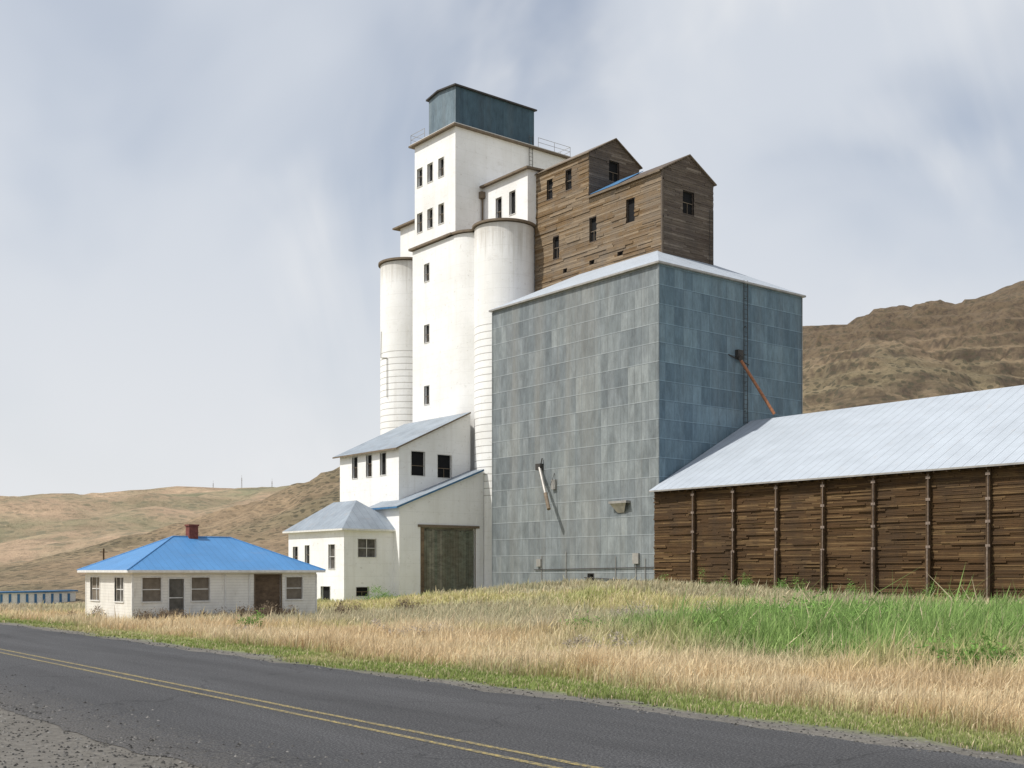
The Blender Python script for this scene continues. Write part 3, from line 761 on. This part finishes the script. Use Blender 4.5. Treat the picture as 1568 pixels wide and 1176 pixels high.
# ------------------------------------------------------------------ distant bits
T=empty('long_white_shed')
b=MB(); b.box(-210,-206.5,52,65,-5.5,-2.0,WTRIM)
b.slab([(-210.4,51.7,-1.8),(-206.1,51.7,-1.8),(-206.1,65.3,-1.6),(-210.4,65.3,-1.6)],.25,BLUEFL)
for i in range(9): b.box(-206.5,-206.4,52.4+i*1.4,52.8+i*1.4,-4.6,-2.2,BLUEFL)
b.obj('shed_body',T)
T=empty('utility_shed'); b=MB(); b.box(-205,-201,68,76,-5.5,-2.2,DARK); b.slab([(-205.3,67.7,-2.1),(-200.7,67.7,-2.1),(-200.7,76.3,-1.7),(-205.3,76.3,-1.7)],.25,BLUEFL); b.box(-201,-200.9,70,73,-4.6,-2.6,WTRIM); b.obj('shed_body',T)
def pole(x,y,h):
    b=MB(); z=float(gz(x,y)); b.beam((x,y,z-.5),(x,y,z+h),.11,POST,8); b.box(x-.05,x+.05,y-.5,y+.5,z+h-.5,z+h-.4,POST)
    for d in (-.45,.45): b.beam((x,y+d,z+h-.4),(x,y+d,z+h-.25),.04,GALV,6)
    return b.obj('utility_pole')
pole(-150.6,51,7.6)
def mast(X,h):
    Z=1282; x,y=rot(X,Z); z=float(hill2(np.array(X),np.array(Z)))
    b=MB()
    for dx,dy in ((-.8,-.6),(.8,-.6),(0,.9)): b.beam((x+dx,y+dy,z-2),(x+dx*.3,y+dy*.3,z+h),.12,GALV,4)
    for k in range(8):
        zz=z+h*k/8; s=1-.7*k/8; b.beam((x-.8*s,y-.6*s,zz),(x+.8*s,y-.6*s,zz+h/8),.08,GALV,4)
    b.beam((x,y,z+h),(x,y,z+h+3),.12,GALV,4); b.box(x-1.6,x+1.6,y-.1,y+.1,z+h*.8,z+h*.8+.25,GALV)
    b.obj('lattice_mast')
mast(-335,12); mast(-303,17); mast(-269,12)

# ------------------------------------------------------------------ light, sky, camera
sd=Vector((-.15,-.56,.81)).normalized()
L=bpy.data.lights.new('sun','SUN'); L.energy=4.3; L.angle=math.radians(1.0); L.color=(1,.96,.89)
lo=bpy.data.objects.new('sun',L); COL.objects.link(lo); lo.rotation_euler=(-sd).to_track_quat('-Z','Y').to_euler()
w=bpy.data.worlds.new('World'); scene.world=w; w.use_nodes=True; nt=w.node_tree
bg=nt.nodes['Background']; bg.inputs[1].default_value=.12
sky=nt.nodes.new('ShaderNodeTexSky'); sky.sky_type='NISHITA'; sky.sun_disc=False
sky.sun_elevation=math.asin(sd.z); sky.sun_rotation=math.atan2(sd.x,sd.y); sky.air_density=1; sky.dust_density=2.0
tc=nt.nodes.new('ShaderNodeTexCoord')
def wn_(scale,loc,ns,det,rg,dist):
    mp=nt.nodes.new('ShaderNodeMapping'); mp.inputs['Scale'].default_value=scale; mp.inputs['Location'].default_value=loc
    nt.links.new(tc.outputs['Generated'],mp.inputs[0])
    nz=nt.nodes.new('ShaderNodeTexNoise'); nz.inputs['Scale'].default_value=ns; nz.inputs['Detail'].default_value=det; nz.inputs['Roughness'].default_value=rg; nz.inputs['Distortion'].default_value=dist
    nt.links.new(mp.outputs[0],nz.inputs['Vector']); return nz.outputs['Fac']
def rmp(f,a,b,va,vb):
    rp=nt.nodes.new('ShaderNodeValToRGB'); rp.color_ramp.interpolation='EASE'; e=rp.color_ramp.elements
    e[0].position=a; e[0].color=(va,)*3+(1,); e[1].position=b; e[1].color=(vb,)*3+(1,); nt.links.new(f,rp.inputs[0]); return rp.outputs[0]
def wmix(f,a,b):
    mx=nt.nodes.new('ShaderNodeMix'); mx.data_type='RGBA'
    for s_,v in ((0,f),(6,a),(7,b)):
        if hasattr(v,'links'): nt.links.new(v,mx.inputs[s_])
        elif isinstance(v,float): mx.inputs[s_].default_value=v
        else: mx.inputs[s_].default_value=v
    return mx.outputs[2]
soft=wn_((1,1,1.3),(.35,.2,.1),2.3,4,.45,.5)
wisp=wn_((1.0,1.6,1.0),(1.2,.7,.3),2.3,5,.5,.9)
base=wmix(rmp(soft,.36,.60,.42,.94),sky.outputs[0],(5.6,5.95,6.5,1))
sep=nt.nodes.new('ShaderNodeSeparateXYZ'); nt.links.new(tc.outputs['Generated'],sep.inputs[0])
haze=rmp(sep.outputs[2],.0,.36,.9,0.)
base=wmix(haze,base,(6.7,6.8,6.95,1))
fin=wmix(rmp(wisp,.46,.70,0.,.75),base,(7.2,7.25,7.3,1))
nt.links.new(fin,bg.inputs[0])

cam=bpy.data.cameras.new('camera'); co=bpy.data.objects.new('camera',cam); COL.objects.link(co); scene.camera=co
co.location=(0,0,1.8); co.rotation_euler=(math.radians(90),0,math.radians(51.63))
cam.sensor_width=36; cam.lens=40.18; cam.shift_y=.1824; cam.clip_end=12000; cam.clip_start=.1
scene.view_settings.view_transform='Standard'; scene.view_settings.look='None'; scene.view_settings.exposure=0
